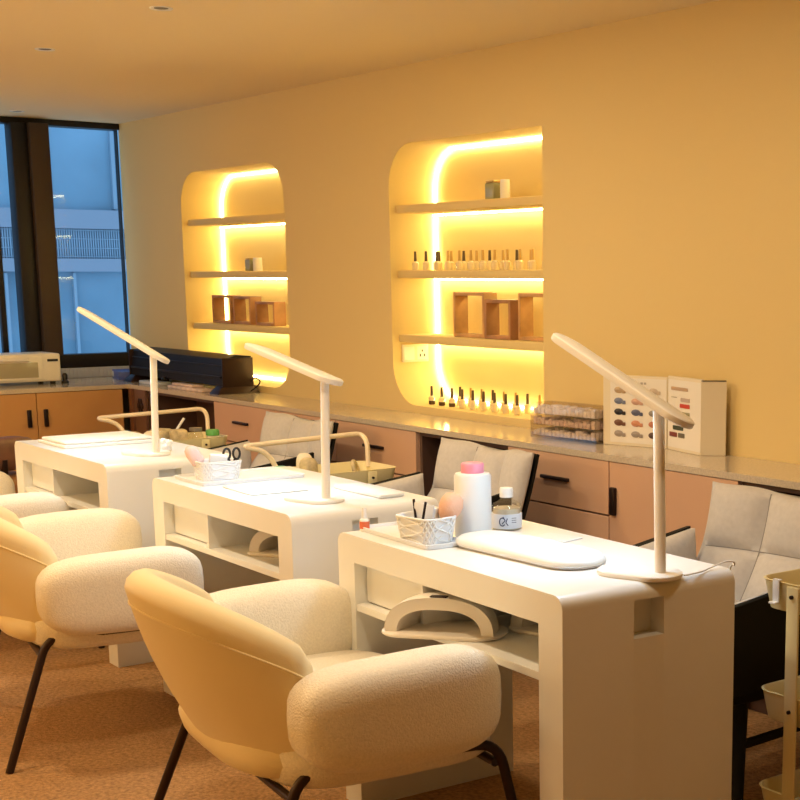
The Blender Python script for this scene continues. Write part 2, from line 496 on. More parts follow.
AC = armchair((-3.12, 1.60, 0), math.radians(-6.9), 'cream boucle armchair at the nearest desk, seen from behind')
dup(AC, (-4.71, 1.615, 0), math.radians(-9.5), 'cream boucle armchair at the middle desk, at the left edge of the photo')
dup(AC, (-6.10, 1.66, 0), math.radians(-4), 'cream boucle armchair at the farthest desk, only its armrest showing')

# ------------------------------------------------------------------ grey quilted work chairs
def workchair(loc, rz, label):
    t = thing('work_chair', label, 'chair', loc, rz, 'grey quilted work chairs by the counter')
    def quilt(u, v, nu=3, nv=2, amp=.044, lo=.012):
        a = abs(math.sin(PI * u * nu)) ** .45; c = abs(math.sin(PI * v * nv)) ** .45
        e = min(1, (min(u, 1 - u) / .06)) ** .5 * min(1, (min(v, 1 - v) / .06)) ** .5
        f = (lo + amp * a * c) * (.25 + .75 * e)
        return f, .018 * (.3 + .7 * e)
    def back(u, v):
        q = 2 * u - 1
        w = .300 + .02 * (abs(2 * v - 1.0)) ** 1.5 + .03 * (1 - v)
        x = q * w
        z = .455 + .358 * v + (.026 * (abs(q) ** 2.2) - .014 * math.cos(q * PI * 2) * .5) * max(0, 2 * v - 1)
        y = .135 + .145 * v - .05 * q * q + .02 * math.sin(PI * v)
        return (x, y, z), (0, -.93, .36)
    b = B(); pillow(b, back, 30, 24, quilt); bc = b.build('back_cushion', M_grey, t, angle=70)
    def seam(f, quv):
        pts = []
        for (u, v) in quv:
            p, n = f(u, v); th = quilt(u, v)[0]; pts.append(Vector(p) + Vector(n) * (th + .0005))
        return pts
    b = B()
    for us in (1 / 3, 2 / 3): b.tube(seam(back, [(us, .03 + .94 * i / 24) for i in range(25)]), .0022, n=5)
    b.tube(seam(back, [(.03 + .94 * i / 24, .5) for i in range(25)]), .0022, n=5)
    b.build('seam', M_seam, bc)
    def seat(u, v):
        q = 2 * u - 1
        return (q * (.27 + .01 * v), -.34 + .50 * v, .462 + .006 * v - .02 * (1 - v) ** 4), (0, 0, 1)
    b = B(); pillow(b, seat, 30, 24, quilt); b.build('seat_cushion', M_grey, t, angle=70)
    for s in (-1, 1):
        def arm(u, v, s=s):
            return (s * (.282 + .02 * v), -.43 + .555 * u, .45 + (.172 + .075 * u) * v - .010 * math.sin(PI * u) * v), (-s, 0, .12)
        b = B(); pillow(b, arm, 16, 12, lambda u, v: (.03 * (.2 + .8 * min(1, min(u, 1 - u) / .1, min(v, 1 - v) / .1) ** .5), .012)); b.build('arm_cushion', M_grey, t, angle=70)
        def arms(u, v, s=s):
            p, n = arm(u, v); return (p[0] + s * .024, p[1], p[2] + .004 * v - .07 * (1 - v)), n
        b = B(); pillow(b, arms, 16, 12, lambda u, v: (.010, .006)); b.build('arm_shell', M_black, t, angle=60)
    def shell(u, v):
        p, n = back(.04 + .95 * u, -.08 + 1.06 * v); return (p[0], p[1] + .026, p[2]), n
    b = B(); pillow(b, shell, 24, 10, lambda u, v: (.004, .008)); b.build('shell', M_black, t, angle=60)
    b = B(); b.sell((0, -.08, .385), (.285, .27, .065), .35, .3, nu=36, nv=10); b.build('seat_base', M_black, t, angle=60)
    for sx in (-1, 1):
        for sy, yy in ((-1, -.28), (1, .17)):
            b = B(); b.tube([(sx * .24, yy * .9, .35), (sx * .29, yy * 1.12, 0)], [.024, .015], n=10); b.build('leg', M_black, t)
        b = B(); b.tube([(sx * .265, -.28, .22), (sx * .265, .175, .22)], .014, n=8); b.build('stretcher', M_black, t)
    return t
WC = workchair((-2.94, 2.945, 0), math.radians(3), 'grey quilted work chair behind the nearest desk lamp')
dup(WC, (-4.565, 2.955, 0), math.radians(-2), 'grey quilted work chair behind the big pink capped bottle')
dup(WC, (-6.05, 2.95, 0), math.radians(0), 'grey quilted work chair behind the middle trolley')

# ------------------------------------------------------------------ trolleys
def cart(loc, rz, label, handle=True):
    t = thing('trolley', label, 'trolley', loc, rz, 'cream metal storage trolleys')
    hx, hy = .14, .25
    for z in (.17, .43, .72):
        b = B(); o = rrect(0, 0, hx, hy, .05, 6)
        def rg(k, zz): return [(x * (1 - k / hx), y * (1 - k / hy), zz) for x, y in o]
        b.loft([rg(.012, z - .075), rg(.0, z - .002), rg(-.003, z), rg(.002, z + .001), rg(.005, z - .002), rg(.016, z - .070)])
        b.build('basket', M_cart, t)
    for sy in (-1, 1):
        for sx in (-1, 1):
            b = B(); b.box(sx * (hx + .004) - .004, sx * (hx + .004) + .004, sy * .12 - .02, sy * .12 + .02, .05, .715, .003)
            b.build('post', M_cart, t)
            b = B(); b.lathe([(.0, -.022), (.018, -.02), (.024, 0), (.018, .02), (0, .022)], n=14, mtx=Matrix.Translation((sx * .11, sy * .17, .024)) @ Matrix.Rotation(PI / 2, 4, 'Y'))
            b.build('caster', M_bscis, t)
    for sx in (-1, 1):
        for z in (.395, .69):
            for sy in (-1, 1): b = B(); b.lathe([(0, 0), (.005, 0), (.005, .006), (0, .008)], n=10, mtx=Matrix.Translation((sx * (hx + .008), sy * .12, z)) @ Matrix.Rotation(sx * PI / 2, 4, 'Y')); b.build('screw', M_handle, t)
    if handle:
        b = B()
        b.tube(fillet([(-hx + .01, -hy + .11, .70), (-hx - .01, -hy + .07, .79), (-hx - .02, -hy - .04, .815), (-hx - .02, hy - .0, .830), (-hx + .03, hy + .0, .80), (-hx + .05, hy - .01, .70)], .05, 8), .010, n=12)
        b.build('handle', M_carth, t)
    return t
CT2 = cart((-5.07, 2.78, 0), math.radians(0), 'cream trolley with a looped handle behind the middle desk')
CT3 = dup(CT2, (-6.55, 2.76, 0), math.radians(0), 'cream trolley loaded with packets behind the farthest desk')
CT1 = cart((-2.275, 2.735, 0), math.radians(-90), 'cream three tier trolley at the right edge, beside the nearest desk', handle=False)
# rotate so that its long face looks towards the camera side
# trolley contents
def lump(name, p, s, m, label, cat, group, rz=0, e=.6):
    b = B(); b.sell((0, 0, s[2]), s, e, e, nu=14, nv=8); o = b.build(name, m, angle=60)
    o.location = p; o.rotation_euler = (0, 0, rz); return tag(o, label, cat, group)
G3 = 'packets and jars in the farthest trolley'
zb = .651
for i, (dx, dy, s, m, nm, lb) in enumerate((
        (-.06, -.16, (.04, .05, .05), M_khaki, 'packet', 'khaki packet at the near end of the farthest trolley'),
        (.06, -.10, (.04, .045, .055), M_creamp, 'packet', 'cream packet in the farthest trolley, facing the desk'),
        (-.03, -.02, (.045, .05, .055), M_khaki, 'packet', 'khaki packet in the middle of the farthest trolley'),
        (.05, .03, (.04, .04, .055), M_khaki, 'packet', 'tan packet in the farthest trolley beside the glassy jar'))):
    lump(nm, (-6.55 + dx, 2.76 + dy, zb), s, m, lb, 'packet', G3, rz=i, e=.38)
b = B(); b.lathe([(0, 0), (.035, 0), (.035, .075), (.028, .085), (.028, .095)], n=18); b.lathe([(.0, .096), (.03, .096), (.03, .11), (0, .112)], n=18, mi=1)
o = b.build('jar', [M_acryl, M_metal]); o.location = (-6.51, 2.88, zb); tag(o, 'clear jar in the farthest trolley left of the green lid', 'jar', G3)
t = thing('tub', 'pale tub with a green band in the corner of the farthest trolley', 'tub', (-6.49, 2.955, zb), 0, G3)
b = B(); b.lathe([(0, 0), (.026, 0), (.03, .07), (0, .07)], n=18); b.build('cup', M_creamp, t)
b = B(); b.lathe([(.0, .071), (.032, .071), (.032, .092), (.028, .098), (0, .098)], n=18); b.build('lid', M_green, t)
b = B(); b.tube([(0, 0, 0), (.03, .06, .10)], .006, n=8); o = b.build('nail_file', M_white); o.location = (-6.62, 2.80, zb + .05); tag(o, 'white nail file sticking up out of the farthest trolley', 'nail file')
G2 = 'things in the middle trolley'
lump('packet', (-5.12, 2.60, zb), (.035, .045, .045), M_teal, 'teal packet at the near end of the middle trolley', 'packet', G2)
lump('packet', (-5.07, 2.70, zb), (.04, .03, .06), M_khaki, 'tan packet left of the middle lamp post, in the trolley', 'packet', G2)
lump('packet', (-5.14, 2.72, zb), (.03, .03, .065), M_creamp, 'cream crumpled packet in the middle trolley', 'packet', G2)
b = B(); b.tube([(0, .045 * math.cos(a), .045 + .045 * math.sin(a)) for a in [2 * PI * i / 24 for i in range(24)]], .008, n=8, loop=True)
o = b.build('tape_roll', M_khaki); o.location = (-5.02, 2.90, zb + .008); o.rotation_euler = (0, -.3, .9); tag(o, 'olive ring of tape standing in the middle trolley', 'tape roll')
# near trolley: clip hook and herbs-like filler
t = thing('hook', 'clear plastic hook hanging on the rim of the right hand trolley', 'hook', (-2.452, 2.594, .72))
b = B(); b.box(-.011, .011, -.006, -.003, -.052, .003, .001); b.box(-.011, .011, -.006, .006, .003, .006, .001); b.box(-.011, .011, -.02, -.003, -.055, -.05, .001); b.build('strip', M_tray, t)
for i, (dx, dy) in enumerate(((-.16, -.03), (-.08, .03), (.0, -.03))):
    lump('packet', (-2.255 + dx, 2.74 + dy, zb), (.05, .04, .032), M_khaki, ('olive packet in the left corner of the right hand trolley', 'olive packet at the back of the right hand trolley', 'olive packet at the right of the right hand trolley')[i], 'packet', 'olive packets in the right hand trolley', rz=i)
b = B(); b.tube([(0, 0, 0), (.004, .0, .085)], .0015, n=6); o = b.build('cotton_stick', M_metal); o.location = (-2.34, 2.70, zb + .03); tag(o, 'thin stick standing up in the right hand trolley', 'stick')

# ------------------------------------------------------------------ counters and cupboards
CF, CX = 3.406, -8.62
b = B()
b.prism([(XB + .001, 1.2), (CX, 1.2), (CX, CF), (-1.3, CF), (-1.3, WY - .001), (XB + .001, WY - .001)], 'z', HC - .024, HC)
bmesh.ops.recalc_face_normals(b.bm, faces=b.bm.faces)
tag(b.build('countertop', M_counter, angle=30), 'long polished beige stone countertop running along both walls', 'countertop')
ZT = HC - .0245
def cabinet(x0, x1, kind, label):
    t = thing('cabinet', label, 'cabinet', ((x0 + x1) / 2, (CF + WY) / 2, 0), 0, 'peach cupboards under the counter')
    h = (x1 - x0) / 2; d = (WY - CF) / 2
    yf = -d + .022
    b = B()
    b.box(-h + .001, -h + .019, yf, d - .002, .0, ZT); b.box(h - .019, h - .001, yf, d - .002, .0, ZT)
    b.box(-h + .019, h - .019, d - .02, d - .002, .0, ZT); b.box(-h + .019, h - .019, yf, d - .02, .07, .088)
    b.box(-h + .019, h - .019, yf + .03, yf + .045, 0, .07); b.box(-h + .019, h - .019, yf, d - .02, ZT - .018, ZT)
    b.build('carcass', M_cabi if kind == 'open' else M_cab, t)
    g = .0025
    def front(nm, a, c, z0, z1, hv):
        b = B(); b.box(a + g, c - g, -d + .003, -d + .021, z0 + g, z1 - g, .0015, 1); f = b.build(nm, M_cab, t)
        b = B()
        if hv[0] == 'h': b.box(hv[1] - .085, hv[1] + .085, -d - .014, -d + .003, hv[2] - .007, hv[2] + .007, .004)
        else: b.box(hv[1] - .014, hv[1] + .014, -d - .014, -d + .003, hv[2] - .052, hv[2] + .052, .004)
        b.build('handle', M_handle, f)
    if kind == 'drawer':
        front('drawer', -h, h, .592, ZT, ('h', 0, .70)); front('drawer', -h, h, .30, .59, ('h', 0, .50)); front('drawer', -h, h, .088, .298, ('h', 0, .22))
    elif kind == 'door':
        front('door', -h, h, .088, ZT, ('v', -h + .032, .65))
    return t
cabinet(-8.40, -7.458, 'open', 'open dark cupboard bay under the long black unit')
cabinet(-7.456, -6.79, 'drawer', 'peach drawer unit right of the dark open bay, below the far niche')
cabinet(-6.788, -6.12, 'drawer', 'peach drawer unit behind the grey chair at the middle trolley')
cabinet(-6.118, -5.41, 'drawer', 'peach drawer unit behind the handle of the middle trolley')
cabinet(-5.408, -4.726, 'open', 'open dark bay under the row of bottles in the right niche')
cabinet(-4.724, -4.088, 'drawer', 'peach drawer unit below the clear nail box')
cabinet(-4.086, -3.412, 'door', 'peach cupboard with upright black handle below the colour chart')
cabinet(-3.41, -2.55, 'open', 'open dark bay behind the right hand grey chair')
def cupboard(y0, y1, label):
    t = thing('cupboard', label, 'cabinet', ((CX + XB) / 2, (y0 + y1) / 2, 0), 0, 'orange cupboards under the window')
    h = (y1 - y0) / 2; d = (CX - XB) / 2
    b = B()
    b.box(-d + .002, d - .022, -h + .001, h - .001, .07, ZT); b.box(-d + .002, d - .06, -h + .001, h - .001, 0, .07)
    b.build('carcass', M_cabi, t)
    g = .0025
    for s, nm in ((-1, 'door'), (1, 'door')):
        a, c = (-h, 0) if s < 0 else (0, h)
        b = B(); b.box(d - .021, d - .003, a + g, c - g, .088, ZT - .003, .0015, 1); f = b.build('door', M_cabo, t)
        b = B(); b.box(d - .003, d + .013, s * .048 - .012, s * .048 + .012, .597, .70, .004); b.build('handle', M_handle, f)
    return t
cupboard(2.33, 3.362, 'orange double door cupboard under the window, right below the toaster oven')
cupboard(1.24, 2.326, 'orange cupboard at the left edge, mostly hidden by the farthest desk')
b = B(); b.box(-8.402, -8.561, CF + .003, CF + .02, 0, ZT); tag(b.build('filler_panel', M_fill), 'narrow brown panel with a dark flower ornament in the counter corner', 'panel')
b = B(); b.box(-8.619, -8.563, CF - .01, CF + .02, 0, ZT); tag(b.build('corner_post', M_brownlea), 'narrow dark brown post in the inner corner of the counter', 'filler post')
fp = bpy.data.objects['filler_panel']
b = B()
for i in range(6):
    a = i * PI / 3; b.sell((-8.475 + .03 * math.cos(a), CF + .001, .70 + .03 * math.sin(a)), (.02, .005, .02), 1, 1, nu=10, nv=6)
b.sell((-8.475, CF - .003, .70), (.014, .006, .014), 1, 1, nu=10, nv=6)
b.build('flower_ornament', M_leg, fp)

# ------------------------------------------------------------------ things on the counter
# toaster oven
t = thing('toaster_oven', 'white toaster oven on the counter under the window', 'oven', (-9.06, 2.86, HC))
b = B(); b.box(-.14, .14, -.245, .245, .018, .185, .012, 3); b.build('body', M_oven, t)
b = B(); b.box(.138, .150, -.235, .135, .03, .172, .006); d_ = b.build('door', M_oven, t)
b = B(); b.box(.149, .153, -.205, .105, .045, .135, .002); b.build('glass', M_ovenglass, d_)
b = B(); b.tube([(.152, -.12, .150), (.170, -.11, .150), (.170, .04, .150), (.152, .05, .150)], .006, n=8); b.build('handle', M_oven, d_)
b = B(); b.box(.139, .145, .165, .228, .138, .152, .001); b.build('display', M_bscis, t)
for sx in (-1, 1):
    for sy in (-1, 1):
        b = B(); b.box(sx * .11 - .012, sx * .11 + .012, sy * .2 - .014, sy * .2 + .014, 0, .02, .003); b.build('foot', M_bscis, t)
t = thing('plug', 'black plug adapter beside the toaster oven', 'plug', (-8.95, 3.135, HC))
b = B(); b.lathe([(0, 0), (.022, 0), (.022, .012), (.014, .02), (.016, .05), (.009, .062), (0, .062)], n=16); b.build('body', M_bscis, t)
# blue box
t = thing('box', 'flat blue box with a white label in the counter corner', 'box', (-9.12, 3.60, HC), math.radians(-14))
b = B(); b.box(-.15, .15, -.08, .08, 0, .052, .003); b.build('carton', M_blue, t)
b = B(); b.box(-.132, -.075, -.0815, -.0798, .010, .043); b.build('paper_label', M_paper, t)
# long black unit
t = thing('display_cabinet', 'long glossy black unit on splayed feet, on the counter before the far niche', 'display unit', (-8.22, 3.56, HC), 0)
hx = .655
b = B(); b.prism([(-.04, .042), (.135, .042), (.135, .205), (.045, .212), (-.018, .192)], 'x', -hx, hx)
b.build('body', M_blkgl, t, angle=30)
for e0 in (hx, -hx - .012):
    b = B(); b.box(e0, e0 + .012, -.045, .14, .036, .198, .003); b.build('end_panel', M_leg, t)
b = B(); b.box(-hx + .02, hx - .02, -.048, -.036, .085, .096, .002); b.box(-hx + .02, hx - .02, -.036, -.02, .15, .156, .002); b.build('front_rail', M_blk, t)
for s in (-1, 1):
    b = B(); b.loft([[(s * (hx - .035) + x * 1.25, .045 + y * 1.2, 0) for x, y in rrect(0, 0, .052, .105, .01, 2)], [(s * (hx - .035) + x * 1.2, .045 + y * 1.15, .012) for x, y in rrect(0, 0, .052, .105, .01, 2)], [(s * (hx - .035) + x * .8, .045 + y * .85, .042) for x, y in rrect(0, 0, .052, .105, .01, 2)]])
    b.build('foot', M_leg, t)
b = B(); b.tube(catmull([(hx + .006, .125, .06), (hx + .05, .13, .085), (hx + .11, .13, .07), (hx + .09, .12, .04), (hx + .02, .115, .01)], 6), .004, n=6); b.build('cable', M_handle, t)
b = B(); b.lathe([(0, -.008), (.016, -.006), (.018, 0), (.010, .012), (0, .013)], n=12, mtx=Matrix.Translation((-.10, -.06, .045))); b.build('knob', M_bscis, t)
b = B(); b.box(-.21, .25, -.055, .03, 0, .018, .006); b.box(-.18, .10, -.04, .035, .019, .032, .005); o = b.build('magazine_stack', M_pink2); o.location = (-7.99, 3.52, HC)
tag(o, 'pinkish flat magazines lying under the long black unit', 'magazines')
b = B(); b.box(-.14, .14, -.05, .04, 0, .02, .006); o = b.build('folded_cloth', M_vent); o.location = (-8.52, 3.53, HC); tag(o, 'grey folded cloth under the left part of the black unit', 'cloth')

# clear nail box
t = thing('storage_box', 'clear acrylic box full of pink nail tips on the counter', 'storage box', (-4.565, 3.622, HC), math.radians(4))
hx, hy, hz = .195, .06, .138
b = B()
for (a, c, d_, e) in ((-hx, hx, -hy, -hy + .003), (-hx, hx, hy - .003, hy), (-hx, -hx + .003, -hy, hy), (hx - .003, hx, -hy, hy)): b.box(a, c, d_, e, 0, hz)
b.box(-hx, hx, -hy, hy, hz, hz + .003)
b.build('case', M_acryl, t)
for r, z in enumerate((.006, .05, .094)):
    b = B(); b.box(-hx + .006, hx - .006, -hy + .006, hy - .006, z, z + .004); tr = b.build('tray', M_acryl, t)
    b = B()
    for i in range(16):
        for j in range(3):
            x = -hx + .022 + i * .0228 + random.uniform(-.002, .002); y = -hy + .022 + j * .036
            b.box(x - .0105, x + .0105, y - .0165, y + .0165, z + .004, z + random.uniform(.022, .038), .003, 1)
    s = b.build('nail_tips', M_tips if r == 1 else M_tipsw, tr); s['kind'] = 'stuff'

# colour chart: two pages and a folded cover
t = thing('colour_chart', 'open folding nail colour chart standing on the counter against the wall', 'colour chart', (-4.36, 3.607, HC))
hz = .272
def board(a, c, th, z0, z1, m, name, par):
    a, c = Vector(a), Vector(c); d = (c - a); L = d.length; ang = math.atan2(d.y, d.x)
    mt = Matrix.Translation((a.x, a.y, 0)) @ Matrix.Rotation(ang, 4, 'Z')
    b = B(); b.box(0, L, 0, th, z0, z1, .002, 1, mtx=mt); return b.build(name, m, par), mt, L
p1, mt1, L1 = board((-.0, 0), (.283, .082), .014, 0, hz, M_creamp, 'page', t)
p2, mt2, L2 = board((.285, .082), (.525, .030), .014, 0, hz + .006, M_creamp, 'page', t)
b = B(); b.box(.035, L1 - .004, -.0015, 0, .012, hz - .01, mtx=mt1); s1 = b.build('sheet', M_paper, p1)
b = B(); b.box(.006, L2 - .004, -.0015, 0, .012, hz - .006, mtx=mt2); s2 = b.build('sheet', M_paper, p2)
cols = [(.52, .38, .24), (.16, .20, .34), (.02, .02, .03), (.16, .07, .05), (.34, .29, .26)]
alt = [(.52, .38, .24), (.62, .38, .30), (.10, .12, .22), (.62, .28, .17), (.34, .30, .28)]
alt2 = [(.6, .5, .4), (.6, .5, .42), (.30, .27, .24), (.5, .2, .12), (.10, .06, .05)]
cm = {}
for r in range(5):
    for c in range(3):
        col = (cols, alt, alt2)[c][r]
        k = tuple(col)
        if k not in cm: cm[k] = mat('swatch_%d_%d' % (r, c), col, .35)
        b = B(); x = .075 + c * .079; z = .215 - r * .042
        b.sell((x, -.003, z), (.021, .003, .0125), 1, 1, nu=14, nv=8)
        b.sell((x - .004, -.005, z), (.010, .002, .006), 1, 1, nu=10, nv=6)
        b.box(x + .016, x + .032, -.005, -.0015, z - .012, z + .002, .002, 1)
        b.build('nail_swatch', cm[k], s1).matrix_local = mt1.copy()
b = B()
for x in (.175, .190): b.box(x, x + .010, -.003, -.0015, .240, .248)
for i in range(3): b.box(.05 + i * .012, .058 + i * .012, -.003, -.0015, .247, .250)
b.build('print', mat('grey_ink', (.45, .42, .38), .6), s1).matrix_local = mt1.copy()
bars = [(.03, .15, .228, .240, (.55, .38, .25)), (.03, .07, .200, .203, (.5, .45, .38)), (.10, .165, .188, .202, (.55, .45, .40)), (.095, .165, .165, .180, (.60, .06, .035)), (.11, .165, .138, .150, (.36, .33, .20)),
        (.085, .14, .108, .124, (.06, .10, .25)), (.14, .17, .108, .124, (.6, .55, .5)), (.045, .12, .080, .096, (.05, .06, .03)), (.02, .075, .053, .070, (.20, .04, .03)), (.085, .13, .053, .070, (.15, .13, .09))]
for i, (a, c, z0, z1, col) in enumerate(bars):
    b = B(); b.box(a, c, -.004, -.0015, z0, z1, .002, 1); b.build('colour_bar', mat('bar_%d' % i, col, .4), s2).matrix_local = mt2.copy()
cv, mt3, L3 = board((.522, .028), (.585, .098), .02, 0, .272, M_creamp, 'cover', t)
b = B(); b.box(.002, L3 - .002, -.001, .018, .272, .2745, mtx=mt3); b.build('cover_edge', M_leg, cv)

# bottles in the right niche
def bottle(col_cap, body, low=None, h=.075):
    t = thing('polish_bottle', '', 'bottle')
    b = B(); b.lathe([(0, h * .24), (.016, h * .24), (.016, h * .46), (.008, h * .56), (0, h * .56)], n=14); b.lathe([(0, 0), (.0145, 0), (.016, .004), (.016, h * .24), (0, h * .24)], n=14, mi=1); b.build('glass', [body, low or body], t)
    b = B(); b.lathe([(0, h * .56), (.0075, h * .56), (.0058, h * 1.18), (0, h * 1.19)], n=12); b.build('cap', col_cap, t)
    return t
M_dlab = mat('dark_polish', (.08, .04, .02), .25, coat=.5)
P1 = bottle(M_bcap, M_bglass); P2 = bottle(M_bcapg, M_bglass); P3 = bottle(M_bcap, M_bglass, M_dlab)
ords = ['first', 'second', 'third', 'fourth', 'fifth', 'sixth', 'seventh', 'eighth', 'ninth', 'tenth', 'eleventh', 'twelfth']
first = {}
def put(P, loc, label, group):
    if P.name not in first: first[P.name] = 1; o = P; o.location = loc; o['label'] = label; o['group'] = group; return o
    return dup(P, loc, 0, label, group)
zf = .858
for i in range(9):
    put(P3 if i < 3 else P1, (-5.925 + i * .087, WY + .09, zf), 'dark capped polish bottle on the niche floor, front row, %s from the left' % ords[i], 'bottles on the niche floor')
for i in range(8):
    put(P2 if i % 3 else P1, (-5.80 + i * .09, WY + .17, zf), 'polish bottle on the niche floor, back row, %s from the left' % ords[i], 'bottles on the niche floor')
z2 = 1.4945
for i in range(11):
    put(P1 if i < 3 else P2, (-6.045 + i * .094, WY + .09, z2), 'polish bottle on the middle niche shelf, front row, %s from the left' % ords[i], 'bottles on the middle niche shelf')
for i in range(9):
    put(P2 if i % 2 else P1, (-5.96 + i * .105, WY + .17, z2), 'polish bottle on the middle niche shelf, back row, %s from the left' % ords[i], 'bottles on the middle niche shelf')
# jars
def jar(loc, r, h, m, mc, label, group, sq=False):
    t = thing('jar', label, 'jar', loc, 0, group)
    b = B()
    if sq: b.box(-r, r, -r, r, 0, h * .86, .006)
    else: b.lathe([(0, 0), (r, 0), (r, h * .86), (0, h * .86)], n=20)
    b.build('body', m, t)
    b = B()
    if sq: b.box(-r * .9, r * .9, -r * .9, r * .9, h * .86, h, .004)
    else: b.lathe([(0, h * .86), (r * .95, h * .86), (r * .95, h), (0, h)], n=20)
    b.build('lid', mc, t)
M_jarg = mat('olive_glass', (.34, .33, .17), .2, coat=.4)
jar((-5.42, WY + .12, 1.801), .034, .085, M_jarg, M_bcapg, 'olive glass jar on the top shelf of the right niche', 'jars in the niches', True)
jar((-5.345, WY + .12, 1.801), .022, .085, M_paper, M_white, 'white striped jar on the top shelf of the right niche', 'jars in the niches')
jar((-7.84, WY + .12, 1.495), .030, .075, M_jarg, M_bcapg, 'small olive jar on the middle shelf of the far niche', 'jars in the niches', True)
jar((-7.765, WY + .12, 1.495), .026, .075, M_paper, M_white, 'small white jar on the middle shelf of the far niche', 'jars in the niches')
# wooden box frames
def frame(loc, w, h, d, m, rz, label, group):
    t = thing('display_box', label, 'display box', loc, rz, group)
    th = .016; b = B()
    b.box(-w / 2, -w / 2 + th, -d / 2, d / 2, 0, h, .002, 1); b.box(w / 2 - th, w / 2, -d / 2, d / 2, 0, h, .002, 1)
    b.box(-w / 2 + th, w / 2 - th, -d / 2, d / 2, 0, th, .002, 1); b.box(-w / 2 + th, w / 2 - th, -d / 2, d / 2, h - th, h, .002, 1)
    b.build('surround', m, t)
    b = B(); b.box(-w / 2 + th, w / 2 - th, d / 2 - .006, d / 2 - .002, th, h - th); b.build('pane', M_clear, t)
g = 'wooden box frames in the niches'
frame((-5.60, WY + .125, 1.189), .25, .205, .075, M_wood2, 0, 'left and largest wooden box frame on the lowest shelf of the right niche', g)
frame((-5.345, WY + .105, 1.189), .20, .175, .075, M_wood, 0, 'dark short wooden box frame between the two oak ones, right niche', g)
frame((-5.09, WY + .125, 1.189), .25, .205, .075, M_wood2, 0, 'oak box frame at the right end of the lowest shelf, right niche', g)
frame((-8.19, WY + .12, 1.189), .25, .165, .075, M_wood, 0, 'leftmost wooden box frame in the far niche', g)
frame((-7.92, WY + .12, 1.189), .22, .162, .075, M_wood, 0, 'middle wooden box frame in the far niche', g)
frame((-7.63, WY + .12, 1.189), .23, .135, .075, M_wood, 0, 'shortest wooden box frame, rightmost in the far niche', g)
# socket on the left side of the right niche
t = thing('power_socket', 'white double power socket inside the right niche under its lowest shelf', 'socket', (-6.124, WY + .125, 1.095))
b = B(); b.box(0, .008, -.075, .075, -.043, .043, .003); b.build('plate', M_creamp, t)
b = B()
for y in (-.037, .037):
    b.box(.008, .0095, y - .030, y + .030, -.032, .032, .001, 1)
b.build('insert', M_paper, t)
b = B()
for y in (.025, .049): 
    b.box(.0094, .0105, y - .003, y + .003, -.018, -.004); 
b.box(.0094, .0105, .034, .040, .006, .016)
b.build('slots', M_handle, t)

# ------------------------------------------------------------------ things on the nearest desk
def tray(loc, hx, hy, rz, label, group):
    b = B(); o = rrect(0, 0, hx, hy, .012, 4)
    def rg(k, z): return [(x * (1 - k / hx), y * (1 - k / hy), z) for x, y in o]
    b.loft([rg(.004, 0), rg(0, .012), rg(.003, .013), rg(.006, .012), rg(.009, .004)])
    t = b.build('tray', M_tray); t.location = loc; t.rotation_euler = (0, 0, rz)
    return tag(t, label, 'tray', group)
def basket(loc, hx, hy, h, rz, label, group):
    t = thing('basket', label, 'basket', loc, rz, group)
    b = B(); o = rrect(0, 0, hx, hy, .03, 5)
    def rg(k, z): return [(x * (1 - k / hx), y * (1 - k / hy), z) for x, y in o]
    b.loft([rg(.010, 0), rg(.0015, h), rg(.006, h), rg(.014, .005)])
    b.build('body', M_tray, t)
    b = B(); n = len(o); P = []
    per = rrect(0, 0, hx, hy, .03, 7); m = len(per)
    for s in (1, -1):
        for k in range(0, m, 2):
            pts = []
            for q in range(7):
                f = q / 6; idx = (k + s * f * 5) % m; i0 = int(idx); fr = idx - i0
                x = per[i0][0] * (1 - fr) + per[(i0 + 1) % m][0] * fr; y = per[i0][1] * (1 - fr) + per[(i0 + 1) % m][1] * fr
                kk = .010 * (1 - f) - .0005
                pts.append((x * (1 - kk / hx), y * (1 - kk / hy), h * f))
            b.tube(pts, .0030, n=6)
    b.tube([(x, y, h) for x, y in per], .0032, n=6, loop=True)
    b.build('lattice', M_white, t)
    return t
def puff(loc, r, m, label, lean=(0, 0)):
    t = thing('powder_brush', label, 'brush', loc)
    d = Vector((lean[0], lean[1], 1)).normalized()
    b = B(); b.tube([(0, 0, 0), d * .055], [.007, .010], n=10); b.build('handle', M_wood2, t)
    q = Vector((0, 0, 1)).rotation_difference(d).to_matrix().to_4x4()
    b = B(); b.lathe([(.010, .05), (.024, .062), (r, .085), (r * 1.02, .10), (r * .8, .118), (r * .4, .126), (0, .128)], n=24, mtx=q); b.build('bristles', m, t)
zt = ZD + .0005
tray((-3.285, 2.050, zt), .19, .064, math.radians(-3), 'white tray at the left end of the nearest desk', 'white desk trays')
bx, by = -3.205, 2.045
zk = zt + .0045
basket((bx, by, zk), .072, .055, .066, math.radians(8), 'white woven basket with an orange brush on the nearest desk', 'white woven baskets')
puff((bx + .012, by + .028, zk + .006), .031, M_puff, 'fluffy orange brush in the basket on the nearest desk', (.25, .35))
for k, (dx, dy, lx) in enumerate(((-.012, -.02, -.03), (.0, -.022, .02))):
    t = thing('tweezers', ('dark slim tweezers leaning left in the near basket', 'dark slim tweezers leaning right in the near basket')[k], 'tweezers', (bx + dx, by + dy, zk + .006), 0, 'tweezers in the near basket')
    b = B(); b.tube([(0, 0, 0), (lx, .01, .10)], [.0022, .0035], n=6); b.tube([(.006, 0, 0), (lx + .002, .01, .10)], [.0015, .002], n=6); b.build('arms', M_handle, t)
b = B(); b.box(-.035, .035, -.012, .012, 0, .085, .006); b.box(-.03, .03, -.018, -.012, .01, .092, .004)
